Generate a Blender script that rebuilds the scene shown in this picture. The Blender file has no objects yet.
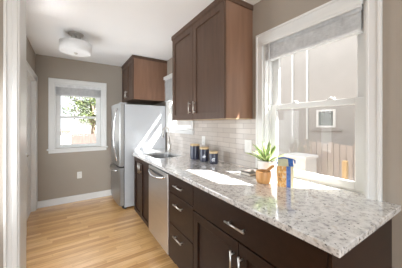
import bpy, bmesh, math, random
from mathutils import Vector, Matrix
random.seed(7)
S = bpy.context.scene
COL = S.collection
PI = math.pi

# ------------------------------------------------------------------ camera
cam_d = bpy.data.cameras.new('camera')
cam = bpy.data.objects.new('camera', cam_d)
COL.objects.link(cam)
cam.location = (0, 0, 1.334)
cam.rotation_euler = (PI / 2, 0, -math.radians(33.0))
cam_d.sensor_width = 36.0
cam_d.lens = 36.0 * 203.0 / 402.0
cam_d.shift_y = -10.3 / 402.0
cam_d.clip_start = 0.02
S.camera = cam

# ------------------------------------------------------------------ light, exposure
S.view_settings.view_transform = 'Standard'
S.view_settings.look = 'None'
S.view_settings.gamma = 1.0
S.view_settings.use_curve_mapping = False
S.view_settings.exposure = 0.2
S.cycles.max_bounces = 10
S.cycles.diffuse_bounces = 6
S.cycles.transparent_max_bounces = 16
S.cycles.use_denoising = True

W = bpy.data.worlds.new('sky')
S.world = W
W.use_nodes = True
wn = W.node_tree.nodes
wn['Background'].inputs[0].default_value = (0.90, 0.95, 1.0, 1)
wn['Background'].inputs[1].default_value = 1.5

def lamp(name, kind, energy, color=(1, 1, 1)):
    d = bpy.data.lights.new(name, kind)
    d.energy = energy
    d.color = color
    o = bpy.data.objects.new(name, d)
    COL.objects.link(o)
    return o

SUN_DIR = Vector((-0.73, 0.64, -1.0))
sun = lamp('sun', 'SUN', 32.0, (1.0, 0.985, 0.96))
sun.data.angle = math.radians(0.8)
sun.rotation_euler = SUN_DIR.to_track_quat('-Z', 'Y').to_euler()

# added fill lights in the adjoining room, no windows modelled there
la = lamp('rear_fill', 'AREA', 92.0, (0.87, 0.945, 1.0))
la.data.shape = 'RECTANGLE'; la.data.size = 2.6; la.data.size_y = 1.5
la.location = (-0.5, -2.95, 1.5)
la.rotation_euler = Vector((0, 1, 0)).to_track_quat('-Z', 'Z').to_euler()
lb = lamp('side_fill', 'AREA', 5.0, (0.87, 0.945, 1.0))  # second added fill, from the side
lb.data.shape = 'RECTANGLE'; lb.data.size = 2.4; lb.data.size_y = 1.5
lb.location = (-2.95, -0.4, 1.5)
lb.rotation_euler = Vector((1, 0, 0)).to_track_quat('-Z', 'Z').to_euler()

# added fill light at the left wall, out of view behind the wall stub
lc = lamp('left_fill', 'AREA', 33.0, (0.87, 0.945, 1.0))
lc.data.shape = 'RECTANGLE'; lc.data.size = 0.84; lc.data.size_y = 1.9
lc.location = (-0.47, 2.52, 1.15)
lc.rotation_euler = Vector((1, 0, 0)).to_track_quat('-Z', 'Z').to_euler()
S.cycles.blur_glossy = 0.0
S.cycles.sample_clamp_indirect = 0.0

# ------------------------------------------------------------------ materials
MATS = {}
def nodes_of(m):
    return m.node_tree.nodes, m.node_tree.links

def mat(name, color, rough=0.5, metal=0.0, spec=0.5, coat=0.0, coat_rough=0.1):
    m = bpy.data.materials.new(name)
    m.use_nodes = True
    b = m.node_tree.nodes['Principled BSDF']
    b.inputs['Base Color'].default_value = (*color, 1)
    b.inputs['Roughness'].default_value = rough
    b.inputs['Metallic'].default_value = metal
    b.inputs['Specular IOR Level'].default_value = spec
    b.inputs['Coat Weight'].default_value = coat
    b.inputs['Coat Roughness'].default_value = coat_rough
    MATS[name] = m
    return m

def coords(m, scale=(1, 1, 1)):
    n, l = nodes_of(m)
    tc = n.new('ShaderNodeTexCoord')
    mp = n.new('ShaderNodeMapping')
    mp.inputs['Scale'].default_value = scale
    l.new(tc.outputs['Object'], mp.inputs['Vector'])
    return mp.outputs['Vector']

def noise(m, vec, scale, detail=4, rough=0.55):
    n, l = nodes_of(m)
    t = n.new('ShaderNodeTexNoise')
    t.inputs['Scale'].default_value = scale
    t.inputs['Detail'].default_value = detail
    t.inputs['Roughness'].default_value = rough
    l.new(vec, t.inputs['Vector'])
    return t.outputs['Fac']

def ramp(m, fac, stops):
    n, l = nodes_of(m)
    r = n.new('ShaderNodeValToRGB')
    e = r.color_ramp.elements
    while len(e) < len(stops):
        e.new(0.5)
    for i, (p, c) in enumerate(stops):
        e[i].position = p
        e[i].color = (*c, 1) if len(c) == 3 else c
    l.new(fac, r.inputs['Fac'])
    return r.outputs['Color']

def mix(m, fac, a, b, blend='MIX'):
    n, l = nodes_of(m)
    x = n.new('ShaderNodeMix')
    x.data_type = 'RGBA'
    x.blend_type = blend
    if isinstance(fac, (int, float)):
        x.inputs['Factor'].default_value = fac
    else:
        l.new(fac, x.inputs['Factor'])
    for s, v in (('A', a), ('B', b)):
        i = [k for k in x.inputs if k.name == s and k.type == 'RGBA'][0]
        if isinstance(v, tuple):
            i.default_value = (*v, 1)
        else:
            l.new(v, i)
    return [k for k in x.outputs if k.type == 'RGBA'][0]

def setcol(m, out):
    m.node_tree.links.new(out, m.node_tree.nodes['Principled BSDF'].inputs['Base Color'])

def bump(m, h, strength=0.2, dist=0.002):
    n, l = nodes_of(m)
    b = n.new('ShaderNodeBump')
    b.inputs['Strength'].default_value = strength
    b.inputs['Distance'].default_value = dist
    l.new(h, b.inputs['Height'])
    l.new(b.outputs['Normal'], n['Principled BSDF'].inputs['Normal'])

def noisy(name, c1, c2, scale=6, rough=0.5, stretch=(1, 1, 1), bump_s=0.0, **k):
    m = mat(name, c1, rough, **k)
    f = noise(m, coords(m, stretch), scale)
    setcol(m, ramp(m, f, [(0.3, c1), (0.7, c2)]))
    if bump_s:
        bump(m, f, bump_s)
    return m

M_wall = noisy('greige_paint', (0.345, 0.300, 0.252), (0.362, 0.315, 0.266), 3, 0.7, spec=0.3)
M_ceil = noisy('ceiling_paint', (0.87, 0.87, 0.87), (0.89, 0.89, 0.89), 2, 0.8, spec=0.2)
M_trim = noisy('white_trim_paint', (0.71, 0.705, 0.69), (0.74, 0.735, 0.72), 4, 0.35)
M_vinyl = noisy('white_vinyl', (0.70, 0.70, 0.685), (0.73, 0.73, 0.715), 5, 0.4)
M_blind = noisy('blind_slat_white', (0.56, 0.565, 0.57), (0.74, 0.745, 0.75), 22, 0.45)
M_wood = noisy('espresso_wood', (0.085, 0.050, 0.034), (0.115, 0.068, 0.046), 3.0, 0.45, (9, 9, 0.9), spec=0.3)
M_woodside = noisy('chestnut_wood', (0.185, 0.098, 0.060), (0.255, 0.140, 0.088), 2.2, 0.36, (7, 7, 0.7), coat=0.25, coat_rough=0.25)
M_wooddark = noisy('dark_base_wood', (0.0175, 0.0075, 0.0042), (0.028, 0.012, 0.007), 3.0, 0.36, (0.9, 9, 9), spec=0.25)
M_maple = noisy('maple_veneer', (0.50, 0.36, 0.22), (0.58, 0.43, 0.28), 4, 0.5, (1, 1, 8))
M_toe = mat('toe_kick_black', (0.012, 0.010, 0.009), 0.6)
M_nickel = mat('brushed_nickel', (0.62, 0.60, 0.57), 0.28, 1.0)
M_chrome = mat('chrome', (0.72, 0.72, 0.72), 0.12, 1.0)
M_fridge = noisy('fridge_side_grey', (0.50, 0.52, 0.545), (0.53, 0.55, 0.575), 4, 0.32)
M_gasket = mat('dark_gasket', (0.03, 0.03, 0.032), 0.6)
M_black = mat('black_plastic', (0.02, 0.02, 0.02), 0.4)
M_shade = noisy('white_fabric_shade', (0.76, 0.755, 0.75), (0.79, 0.785, 0.78), 30, 0.7)
M_plastic = mat('white_plastic', (0.78, 0.77, 0.74), 0.35)
M_slot = mat('slot_dark', (0.05, 0.05, 0.05), 0.5)
M_navy = noisy('navy_glaze', (0.016, 0.018, 0.040), (0.028, 0.031, 0.062), 14, 0.30, coat=0.25)
M_mark = mat('white_print', (0.72, 0.74, 0.80), 0.5)
M_bamboo = noisy('bamboo', (0.56, 0.41, 0.23), (0.66, 0.51, 0.31), 6, 0.45, (1, 1, 12))
M_mortar = noisy('acacia_wood', (0.46, 0.22, 0.075), (0.60, 0.33, 0.13), 5, 0.42, (14, 14, 1.5))
M_pot = noisy('white_ceramic', (0.74, 0.73, 0.70), (0.79, 0.78, 0.75), 8, 0.3)
M_soil = noisy('soil', (0.05, 0.03, 0.02), (0.10, 0.07, 0.04), 60, 0.9)
M_leaf = noisy('leaf_green', (0.16, 0.30, 0.06), (0.26, 0.42, 0.11), 20, 0.4)
M_leafpale = noisy('leaf_cream_green', (0.45, 0.56, 0.20), (0.60, 0.68, 0.32), 20, 0.4)
M_bagor = noisy('bag_orange_print', (0.62, 0.30, 0.08), (0.36, 0.22, 0.14), 26, 0.4)
_f = noise(M_bagor, coords(M_bagor, (1, 1, 0.7)), 55, 3, 0.6)
setcol(M_bagor, ramp(M_bagor, _f, [(0.34, (0.20, 0.13, 0.10)), (0.46, (0.62, 0.30, 0.08)), (0.58, (0.70, 0.42, 0.16)), (0.70, (0.62, 0.58, 0.48))]))
M_bagblue = noisy('bag_blue_print', (0.018, 0.060, 0.24), (0.06, 0.17, 0.48), 70, 0.35)
M_bagcream = noisy('bag_cream_print', (0.62, 0.52, 0.30), (0.72, 0.62, 0.38), 20, 0.4)
M_bagtop = noisy('bag_top_print', (0.42, 0.43, 0.28), (0.58, 0.56, 0.38), 30, 0.4)
M_cover = noisy('book_cover_grey', (0.16, 0.14, 0.13), (0.21, 0.19, 0.17), 12, 0.5)
M_pages = noisy('book_pages', (0.66, 0.61, 0.53), (0.74, 0.70, 0.62), 4, 0.8, (1, 1, 120))
M_steel_in = mat('sink_steel', (0.30, 0.30, 0.30), 0.35, 1.0)
M_stucco = noisy('neighbour_stucco', (0.42, 0.395, 0.37), (0.45, 0.425, 0.40), 3, 0.9, bump_s=0.1)
M_stuccolow = noisy('neighbour_panel', (0.36, 0.32, 0.29), (0.40, 0.36, 0.33), 4, 0.9)
M_extwhite = noisy('outdoor_white_paint', (0.80, 0.79, 0.77), (0.84, 0.83, 0.81), 3, 0.7)
M_extglass = mat('outdoor_dark_glass', (0.20, 0.22, 0.21), 0.1)
M_fence = noisy('weathered_pink_fence', (0.44, 0.385, 0.35), (0.54, 0.48, 0.445), 4, 0.85, (12, 12, 0.8))
M_redfence = noisy('reddish_fence', (0.125, 0.082, 0.070), (0.20, 0.140, 0.122), 4, 0.85, (12, 12, 0.8))
M_post = noisy('yellow_post_wood', (0.50, 0.34, 0.16), (0.58, 0.42, 0.22), 5, 0.8, (8, 8, 1))
M_ground = noisy('pale_gravel', (0.30, 0.285, 0.27), (0.38, 0.36, 0.34), 12, 0.95, bump_s=0.3)
M_dry = noisy('dry_grass', (0.62, 0.48, 0.38), (0.76, 0.64, 0.52), 20, 0.9)
M_tree = noisy('tree_leaf', (0.06, 0.095, 0.025), (0.15, 0.19, 0.055), 3, 0.7)
M_bark = noisy('bark', (0.14, 0.10, 0.07), (0.22, 0.17, 0.12), 10, 0.9)
M_roof = noisy('pale_roof', (0.55, 0.54, 0.53), (0.66, 0.65, 0.63), 6, 0.9)
M_door = noisy('white_door_paint', (0.76, 0.755, 0.74), (0.79, 0.785, 0.77), 4, 0.35)

# stainless: brushed metal
M_steel = mat('stainless_steel', (0.56, 0.555, 0.55), 0.32, 1.0)
_f = noise(M_steel, coords(M_steel, (1, 1, 60)), 5)
setcol(M_steel, ramp(M_steel, _f, [(0.3, (0.56, 0.545, 0.53)), (0.7, (0.64, 0.625, 0.61))]))

M_fsteel = mat('refrigerator_steel', (0.40, 0.395, 0.385), 0.42, 1.0)
_f = noise(M_fsteel, coords(M_fsteel, (1, 60, 1)), 5)
setcol(M_fsteel, ramp(M_fsteel, _f, [(0.3, (0.37, 0.365, 0.355)), (0.7, (0.43, 0.425, 0.415))]))

# glass: thin pane
M_glass = bpy.data.materials.new('window_glass')
M_glass.use_nodes = True
_n, _l = nodes_of(M_glass)
_n.remove(_n['Principled BSDF'])
_t = _n.new('ShaderNodeBsdfTransparent'); _g = _n.new('ShaderNodeBsdfGlossy')
_g.inputs['Roughness'].default_value = 0.02
_x = _n.new('ShaderNodeMixShader'); _fr = _n.new('ShaderNodeLayerWeight')
_fr.inputs['Blend'].default_value = 0.5
_pw = _n.new('ShaderNodeMath'); _pw.operation = 'POWER'; _pw.inputs[1].default_value = 4.0
_ml = _n.new('ShaderNodeMath'); _ml.operation = 'MULTIPLY_ADD'; _ml.inputs[1].default_value = 0.5; _ml.inputs[2].default_value = 0.010
_l.new(_fr.outputs['Facing'], _pw.inputs[0]); _l.new(_pw.outputs[0], _ml.inputs[0])
_l.new(_ml.outputs[0], _x.inputs[0]); _l.new(_t.outputs[0], _x.inputs[1]); _l.new(_g.outputs[0], _x.inputs[2])
_l.new(_x.outputs[0], _n['Material Output'].inputs['Surface'])

# insect screen
M_screen = bpy.data.materials.new('insect_screen')
M_screen.use_nodes = True
_n, _l = nodes_of(M_screen)
_n.remove(_n['Principled BSDF'])
_t = _n.new('ShaderNodeBsdfTransparent'); _g = _n.new('ShaderNodeBsdfDiffuse')
_g.inputs['Color'].default_value = (0.18, 0.18, 0.18, 1)
_x = _n.new('ShaderNodeMixShader'); _x.inputs[0].default_value = 0.13
_l.new(_t.outputs[0], _x.inputs[1]); _l.new(_g.outputs[0], _x.inputs[2])
_l.new(_x.outputs[0], _n['Material Output'].inputs['Surface'])

# granite
M_granite = mat('white_granite', (0.6, 0.6, 0.6), 0.15, spec=1.0, coat=1.0, coat_rough=0.03)
_v = coords(M_granite)
_big = ramp(M_granite, noise(M_granite, _v, 7, 5, 0.6), [(0.30, (0.40, 0.395, 0.39)), (0.46, (0.72, 0.72, 0.715)), (0.70, (0.85, 0.85, 0.84))])
_mid = ramp(M_granite, noise(M_granite, _v, 33, 5, 0.68), [(0.36, (0.15, 0.15, 0.155)), (0.47, (0.66, 0.655, 0.655)), (0.60, (0.88, 0.875, 0.865))])
_c = mix(M_granite, 0.55, _big, _mid)
_spk = ramp(M_granite, noise(M_granite, _v, 85, 2, 0.5), [(0.30, (1, 1, 1)), (0.40, (0, 0, 0))])
_c = mix(M_granite, _spk, _c, (0.055, 0.05, 0.05))
_bei = ramp(M_granite, noise(M_granite, _v, 24, 2, 0.5), [(0.62, (0, 0, 0)), (0.74, (0.6, 0.6, 0.6))])
_c = mix(M_granite, _bei, _c, (0.52, 0.45, 0.37))
setcol(M_granite, _c)

# oak strip floor, boards running across the room (along x)
M_floor = mat('oak_strip_floor', (0.5, 0.3, 0.15), 0.34, spec=0.5, coat=1.0, coat_rough=0.20)
_n, _l = nodes_of(M_floor)
_v = coords(M_floor)
def _math(op, a, b=None):
    q = _n.new('ShaderNodeMath'); q.operation = op
    for i, v in enumerate((a, b)):
        if v is None: continue
        if isinstance(v, (int, float)): q.inputs[i].default_value = v
        else: _l.new(v, q.inputs[i])
    return q.outputs[0]
def _white(a, b=None):
    c = _n.new('ShaderNodeCombineXYZ'); _l.new(a, c.inputs[0])
    if b is not None: _l.new(b, c.inputs[1])
    w = _n.new('ShaderNodeTexWhiteNoise'); w.noise_dimensions = '3D'
    _l.new(c.outputs[0], w.inputs['Vector'])
    return w.outputs['Value']
_s = _n.new('ShaderNodeSeparateXYZ'); _l.new(_v, _s.inputs[0])
_yr = _math('DIVIDE', _s.outputs['Y'], 0.0572)
_row = _math('FLOOR', _yr)
_xs = _math('ADD', _math('DIVIDE', _s.outputs['X'], 0.95), _math('MULTIPLY', _white(_row), 7.3))
_plank = _math('FLOOR', _xs)
_rnd = _white(_row, _plank)
_base = ramp(M_floor, _rnd, [(0.0, (0.58, 0.310, 0.115)), (0.30, (0.70, 0.405, 0.160)), (0.75, (0.77, 0.465, 0.200)), (1.0, (0.83, 0.535, 0.260))])
_cb2 = _n.new('ShaderNodeCombineXYZ')
_l.new(_math('MULTIPLY', _s.outputs['X'], 1.4), _cb2.inputs[0]); _l.new(_math('MULTIPLY', _s.outputs['Y'], 30.0), _cb2.inputs[1]); _l.new(_math('MULTIPLY', _rnd, 31.0), _cb2.inputs[2])
_gr = ramp(M_floor, noise(M_floor, _cb2.outputs[0], 3, 5, 0.62), [(0.26, (0.66, 0.55, 0.43)), (0.56, (1.0, 1.0, 1.0))])
_col = mix(M_floor, 1.0, _base, _gr, 'MULTIPLY')
_fy = _math('FRACT', _yr); _fx = _math('FRACT', _xs)
_gap = _math('MAXIMUM', _math('LESS_THAN', _fy, 0.022), _math('LESS_THAN', _fx, 0.0016))
setcol(M_floor, mix(M_floor, _math('MULTIPLY', _gap, 0.6), _col, (0.16, 0.08, 0.03)))

# backsplash tiles on the x = const wall
M_tile = mat('glazed_tile', (0.6, 0.5, 0.45), 0.16)
_n, _l = nodes_of(M_tile)
_tc = _n.new('ShaderNodeTexCoord'); _s = _n.new('ShaderNodeSeparateXYZ'); _cb = _n.new('ShaderNodeCombineXYZ')
_l.new(_tc.outputs['Object'], _s.inputs[0]); _l.new(_s.outputs['Y'], _cb.inputs['X']); _l.new(_s.outputs['Z'], _cb.inputs['Y'])
_b = _n.new('ShaderNodeTexBrick')
_b.inputs['Color1'].default_value = (0.50, 0.445, 0.40, 1)
_b.inputs['Color2'].default_value = (0.60, 0.545, 0.495, 1)
_b.inputs['Mortar'].default_value = (0.38, 0.335, 0.30, 1)
_b.inputs['Scale'].default_value = 1.0
_b.inputs['Mortar Size'].default_value = 0.0022
_b.inputs['Brick Width'].default_value = 0.205
_b.inputs['Row Height'].default_value = 0.0515
_l.new(_cb.outputs[0], _b.inputs['Vector'])
setcol(M_tile, _b.outputs['Color'])
_inv = _n.new('ShaderNodeMath'); _inv.operation = 'SUBTRACT'; _inv.inputs[0].default_value = 1.0
_l.new(_b.outputs['Fac'], _inv.inputs[1])
bump(M_tile, _inv.outputs[0], 0.5, 0.002)

# ------------------------------------------------------------------ mesh builder
class MB:
    def __init__(self):
        self.bm = bmesh.new()
        self.mats = []
    def _mi(self, m):
        if m is None:
            return 0
        if m not in self.mats:
            self.mats.append(m)
        return self.mats.index(m)
    def box(self, x0, x1, y0, y1, z0, z1, bev=0.0, m=None, seg=2):
        r = bmesh.ops.create_cube(self.bm, size=1.0)
        vs = r['verts']
        for v in vs:
            v.co = Vector(((x0 + x1) / 2 + v.co.x * (x1 - x0), (y0 + y1) / 2 + v.co.y * (y1 - y0), (z0 + z1) / 2 + v.co.z * (z1 - z0)))
        fs = list({f for v in vs for f in v.link_faces})
        if bev:
            es = list({e for v in vs for e in v.link_edges})
            o = bmesh.ops.bevel(self.bm, geom=es, offset=bev, segments=seg, profile=0.5, affect='EDGES', clamp_overlap=True)
            fs = [f for f in fs if f.is_valid] + [f for f in o['faces'] if f.is_valid]
        i = self._mi(m)
        for f in fs:
            f.material_index = i
        return self
    def tube(self, pts, r, n=10, m=None, caps=True, sx=1.0):
        pts = [Vector(p) for p in pts]
        rs = r if isinstance(r, (list, tuple)) else [r] * len(pts)
        i = self._mi(m)
        rings = []
        prev = None
        for k, p in enumerate(pts):
            a = pts[max(k - 1, 0)]; b = pts[min(k + 1, len(pts) - 1)]
            t = (b - a).normalized()
            if prev is None:
                ref = Vector((0, 0, 1)) if abs(t.z) < 0.9 else Vector((1, 0, 0))
                u = t.cross(ref).normalized()
            else:
                u = (prev - t * prev.dot(t)).normalized()
            prev = u
            w = t.cross(u)
            rings.append([self.bm.verts.new(p + (u * math.cos(q) * sx + w * math.sin(q)) * rs[k]) for q in [2 * PI * j / n for j in range(n)]])
        for k in range(len(rings) - 1):
            for j in range(n):
                f = self.bm.faces.new((rings[k][j], rings[k][(j + 1) % n], rings[k + 1][(j + 1) % n], rings[k + 1][j]))
                f.material_index = i; f.smooth = True
        if caps:
            for rg, rev in ((rings[0], True), (rings[-1], False)):
                f = self.bm.faces.new(list(reversed(rg)) if rev else rg)
                f.material_index = i
        return self
    def lathe(self, prof, c, n=40, m=None):
        i = self._mi(m)
        c = Vector(c)
        rings = []
        for (r, z) in prof:
            if r < 1e-6:
                rings.append([self.bm.verts.new(c + Vector((0, 0, z)))])
            else:
                rings.append([self.bm.verts.new(c + Vector((r * math.cos(2 * PI * j / n), r * math.sin(2 * PI * j / n), z))) for j in range(n)])
        for a, b in zip(rings, rings[1:]):
            for j in range(n):
                k = (j + 1) % n
                if len(a) == 1 and len(b) == 1:
                    continue
                if len(a) == 1:
                    vs = (a[0], b[k], b[j])
                elif len(b) == 1:
                    vs = (a[j], a[k], b[0])
                else:
                    vs = (a[j], a[k], b[k], b[j])
                f = self.bm.faces.new(vs)
                f.material_index = i; f.smooth = True
        return self
    def prism(self, poly, z0, z1, bev=0.0, m=None):
        i = self._mi(m)
        a = [self.bm.verts.new((x, y, z0)) for x, y in poly]
        b = [self.bm.verts.new((x, y, z1)) for x, y in poly]
        fs = [self.bm.faces.new(list(reversed(a))), self.bm.faces.new(b)]
        for k in range(len(poly)):
            j = (k + 1) % len(poly)
            fs.append(self.bm.faces.new((a[k], a[j], b[j], b[k])))
        for f in fs:
            f.material_index = i
        if bev:
            es = list({e for f in fs for e in f.edges})
            o = bmesh.ops.bevel(self.bm, geom=es, offset=bev, segments=2, profile=0.5, affect='EDGES')
            for f in o['faces']:
                f.material_index = i
        return self
    def quad(self, pts, m=None, smooth=False):
        f = self.bm.faces.new([self.bm.verts.new(p) for p in pts])
        f.material_index = self._mi(m); f.smooth = smooth
        return self
    def build(self, name, m=None, parent=None, sharp=True):
        if m is not None and not self.mats:
            self.mats = [m]
        bmesh.ops.recalc_face_normals(self.bm, faces=self.bm.faces)
        me = bpy.data.meshes.new(name)
        off = Vector((0, 0, 0))
        p = parent
        while p is not None:
            off += Vector(p.location); p = p.parent
        if off.length:
            bmesh.ops.translate(self.bm, vec=-off, verts=self.bm.verts)
        self.bm.to_mesh(me)
        self.bm.free()
        for q in self.mats:
            me.materials.append(q)
        o = bpy.data.objects.new(name, me)
        COL.objects.link(o)
        if parent is not None:
            o.parent = parent
        return o

def tag(o, label, cat, group=None, kind=None):
    o['label'] = label
    o['category'] = cat
    if group:
        o['group'] = group
    if kind:
        o['kind'] = kind
    return o

def thing(name, loc, label, cat, group=None, kind=None):
    o = bpy.data.objects.new(name, None)
    o.empty_display_size = 0.05
    COL.objects.link(o)
    o.location = loc
    return tag(o, label, cat, group, kind)

def struct(o, label, cat):
    return tag(o, label, cat, kind='structure')

# ------------------------------------------------------------------ the room
XW = 1.43      # right wall
YB = 4.10      # back wall
XL = -0.444    # left wall of the kitchen
H = 2.43

b = MB().box(-3.1, 1.57, -3.1, 4.24, -0.12, 0.0)
struct(b.build('floor', M_floor), 'honey oak strip floor running across the kitchen', 'floor')
b = MB().box(-3.1, 1.57, -3.1, 4.24, H, H + 0.12)
struct(b.build('ceiling', M_ceil), 'smooth white kitchen ceiling', 'ceiling')

# right wall with the two window openings (y0, y1, z0, z1)
W1 = (0.45, 1.195, 0.884, 2.055)
W2 = (2.425, 3.213, 1.235, 2.055)
XO = 1.57
b = MB()
b.box(XW, XO, -3.1, W1[0], 0, H).box(XW, XO, W1[0], W1[1], 0, W1[2]).box(XW, XO, W1[0], W1[1], W1[3], H)
b.box(XW, XO, W1[1], W2[0], 0, H).box(XW, XO, W2[0], W2[1], 0, W2[2]).box(XW, XO, W2[0], W2[1], W2[3], H)
b.box(XW, XO, W2[1], 4.24, 0, H)
struct(b.build('wall_right', M_wall), 'greige wall behind the counter with two windows', 'wall')

W3 = (-0.213, 0.508, 0.925, 2.008)   # back window opening x0 x1 z0 z1
b = MB()
b.box(-0.6, W3[0], YB, YB + 0.14, 0, H).box(W3[1], XW, YB, YB + 0.14, 0, H)
b.box(W3[0], W3[1], YB, YB + 0.14, 0, W3[2]).box(W3[0], W3[1], YB, YB + 0.14, W3[3], H)
struct(b.build('wall_back', M_wall), 'greige back wall with one white window', 'wall')

D = (3.17, 3.99, 2.0)
b = MB()
b.box(XL - 0.12, XL, 1.93, 2.08, 0, H).box(XL - 0.12, XL, 2.96, D[0], 0, H).box(XL - 0.12, XL, 2.08, 2.96, 2.14, H).box(XL - 0.12, XL, D[0], D[1], D[2], H).box(XL - 0.12, XL, D[1], YB, 0, H)
struct(b.build('wall_left', M_wall), 'greige left wall holding the white door', 'wall')
b = MB().box(-3.1, -0.275, 1.72, 1.93, 0, H)
struct(b.build('wall_partition', M_wall), 'greige wall stub at the far left edge, ending in white trim', 'wall')
b = MB()
b.box(-3.1, -3.0, -3.1, 1.72, 0, H)
struct(b.build('wall_dining_left', M_wall), 'greige side wall of the adjoining room', 'wall')
b = MB().box(-3.0, XW, -3.1, -3.0, 0, H)
struct(b.build('wall_front', M_wall), 'greige wall of the adjoining room behind the viewer', 'wall')

# cased end of the partition
b = MB()
def casing_profile_x(b, x0, x1, y, s):      # flat casing on a y = const face, moulded towards x0 (outer edge)
    w = x1 - x0
    b.box(x0, x0 + 0.22 * w, *sorted((y, y + s * 0.026)), 0, H, 0.004)
    b.box(x0 + 0.2 * w, x0 + 0.55 * w, *sorted((y, y + s * 0.016)), 0, H, 0.004)
    b.box(x0 + 0.53 * w, x1 - 0.12 * w, *sorted((y, y + s * 0.019)), 0, H, 0.003)
    b.box(x1 - 0.14 * w, x1, *sorted((y, y + s * 0.013)), 0, H, 0.004)
casing_profile_x(b, -0.338, -0.264, 1.72, -1)
casing_profile_x(b, -0.338, -0.264, 1.93, 1)
b.box(-0.275, -0.262, 1.715, 1.935, 0, H, 0.002)
struct(b.build('trim_1', M_trim), 'white moulded casing wrapping the wall end at far left', 'trim')

# left door
dr = thing('door_1', (XL, 3.58, 0), 'white panelled door in the left wall beside the back corner', 'door', kind='structure')
b = MB()
def casing_leg(b, y0, y1, z0, z1, outer):
    w = y1 - y0
    b.box(XL, XL + 0.018, y0, y1, z0, z1, 0.003)
    if outer > 0:
        b.box(XL, XL + 0.026, y1 - 0.018, y1, z0, z1, 0.003)
    else:
        b.box(XL, XL + 0.026, y0, y0 + 0.018, z0, z1, 0.003)
casing_leg(b, 3.985, 4.085, 0, 2.075, 1)
casing_leg(b, 3.075, 3.175, 0, 2.075, -1)
b.box(XL, XL + 0.018, 3.075, 4.085, 1.985, 2.075, 0.003).box(XL, XL + 0.026, 3.075, 4.085, 2.057, 2.075, 0.003)
b.box(XL - 0.12, XL, 3.17, 3.185, 0, 2.0).box(XL - 0.12, XL, 3.975, 3.99, 0, 2.0).box(XL - 0.12, XL, 3.185, 3.975, 1.985, 2.0)
b.build('door_casing', M_trim, dr)
b = MB().box(XL - 0.075, XL - 0.04, 3.187, 3.973, 0.005, 1.983, 0.002)
for z0, z1 in ((0.18, 0.85), (1.0, 1.85)):
    for y0, y1 in ((3.28, 3.54), (3.62, 3.88)):
        b.box(XL - 0.045, XL - 0.033, y0, y1, z0, z1, 0.008)
b.build('door_panel', M_door, dr)
b = MB().lathe([(0, 0), (0.026, 0.0), (0.026, 0.006), (0.01, 0.012), (0.01, 0.03), (0.024, 0.04), (0.026, 0.055), (0.015, 0.066), (0, 0.068)], (0, 0, 0), 20)
bmesh.ops.rotate(b.bm, cent=(0, 0, 0), matrix=Matrix.Rotation(PI / 2, 3, 'Y'), verts=b.bm.verts)
bmesh.ops.translate(b.bm, vec=(XL - 0.041, 3.25, 0.95), verts=b.bm.verts)
b.build('door_knob', M_nickel, dr)

# unseen glazed door, added as an opening for the left fill light
t = thing('fill_light_door', (XL, 2.52, 0), 'unseen white glazed door added around the fill light behind the wall stub', 'door', kind='structure')
b = MB()
b.box(XL, XL + 0.018, 2.025, 2.085, 0, 2.135, 0.003).box(XL, XL + 0.018, 2.955, 3.03, 0, 2.135, 0.003)
b.box(XL, XL + 0.018, 2.025, 3.03, 2.136, 2.21, 0.003)
b.build('casing', M_trim, t)
b = MB().box(XL - 0.09, XL - 0.06, 2.08, 2.13, 0.004, 2.14).box(XL - 0.09, XL - 0.06, 2.91, 2.96, 0.004, 2.14)
b.box(XL - 0.09, XL - 0.06, 2.13, 2.91, 0.004, 0.15).box(XL - 0.09, XL - 0.06, 2.13, 2.91, 2.09, 2.14).box(XL - 0.09, XL - 0.06, 2.13, 2.91, 1.0, 1.04)
b.build('frame', M_vinyl, t)
MB().box(XL - 0.077, XL - 0.073, 2.13, 2.91, 0.15, 2.09).build('pane', M_glass, t)

# baseboards
b = MB().box(XL, 1.40, YB - 0.015, YB, 0, 0.095, 0.003).box(XL, 1.40, YB - 0.011, YB, 0.09, 0.105, 0.003).box(XL, 1.40, YB - 0.026, YB, 0, 0.018, 0.005)
struct(b.build('baseboard_back', M_trim), 'white baseboard along the back wall', 'baseboard')
b = MB().box(XW - 0.015, XW, -2.9, 0.30, 0, 0.10, 0.003)
struct(b.build('baseboard_right', M_trim), 'white baseboard on the right wall beyond the cabinets', 'baseboard')

# ------------------------------------------------------------------ windows
def sash_x(b, x0, x1, y0, y1, z0, z1, st, rb, rt):
    b.box(x0, x1, y0, y0 + st, z0, z1, 0.004)
    b.box(x0, x1, y1 - st, y1, z0, z1, 0.004)
    b.box(x0, x1, y0 + st - 0.002, y1 - st + 0.002, z0, z0 + rb, 0.004)
    b.box(x0, x1, y0 + st - 0.002, y1 - st + 0.002, z1 - rt, z1, 0.004)

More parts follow.
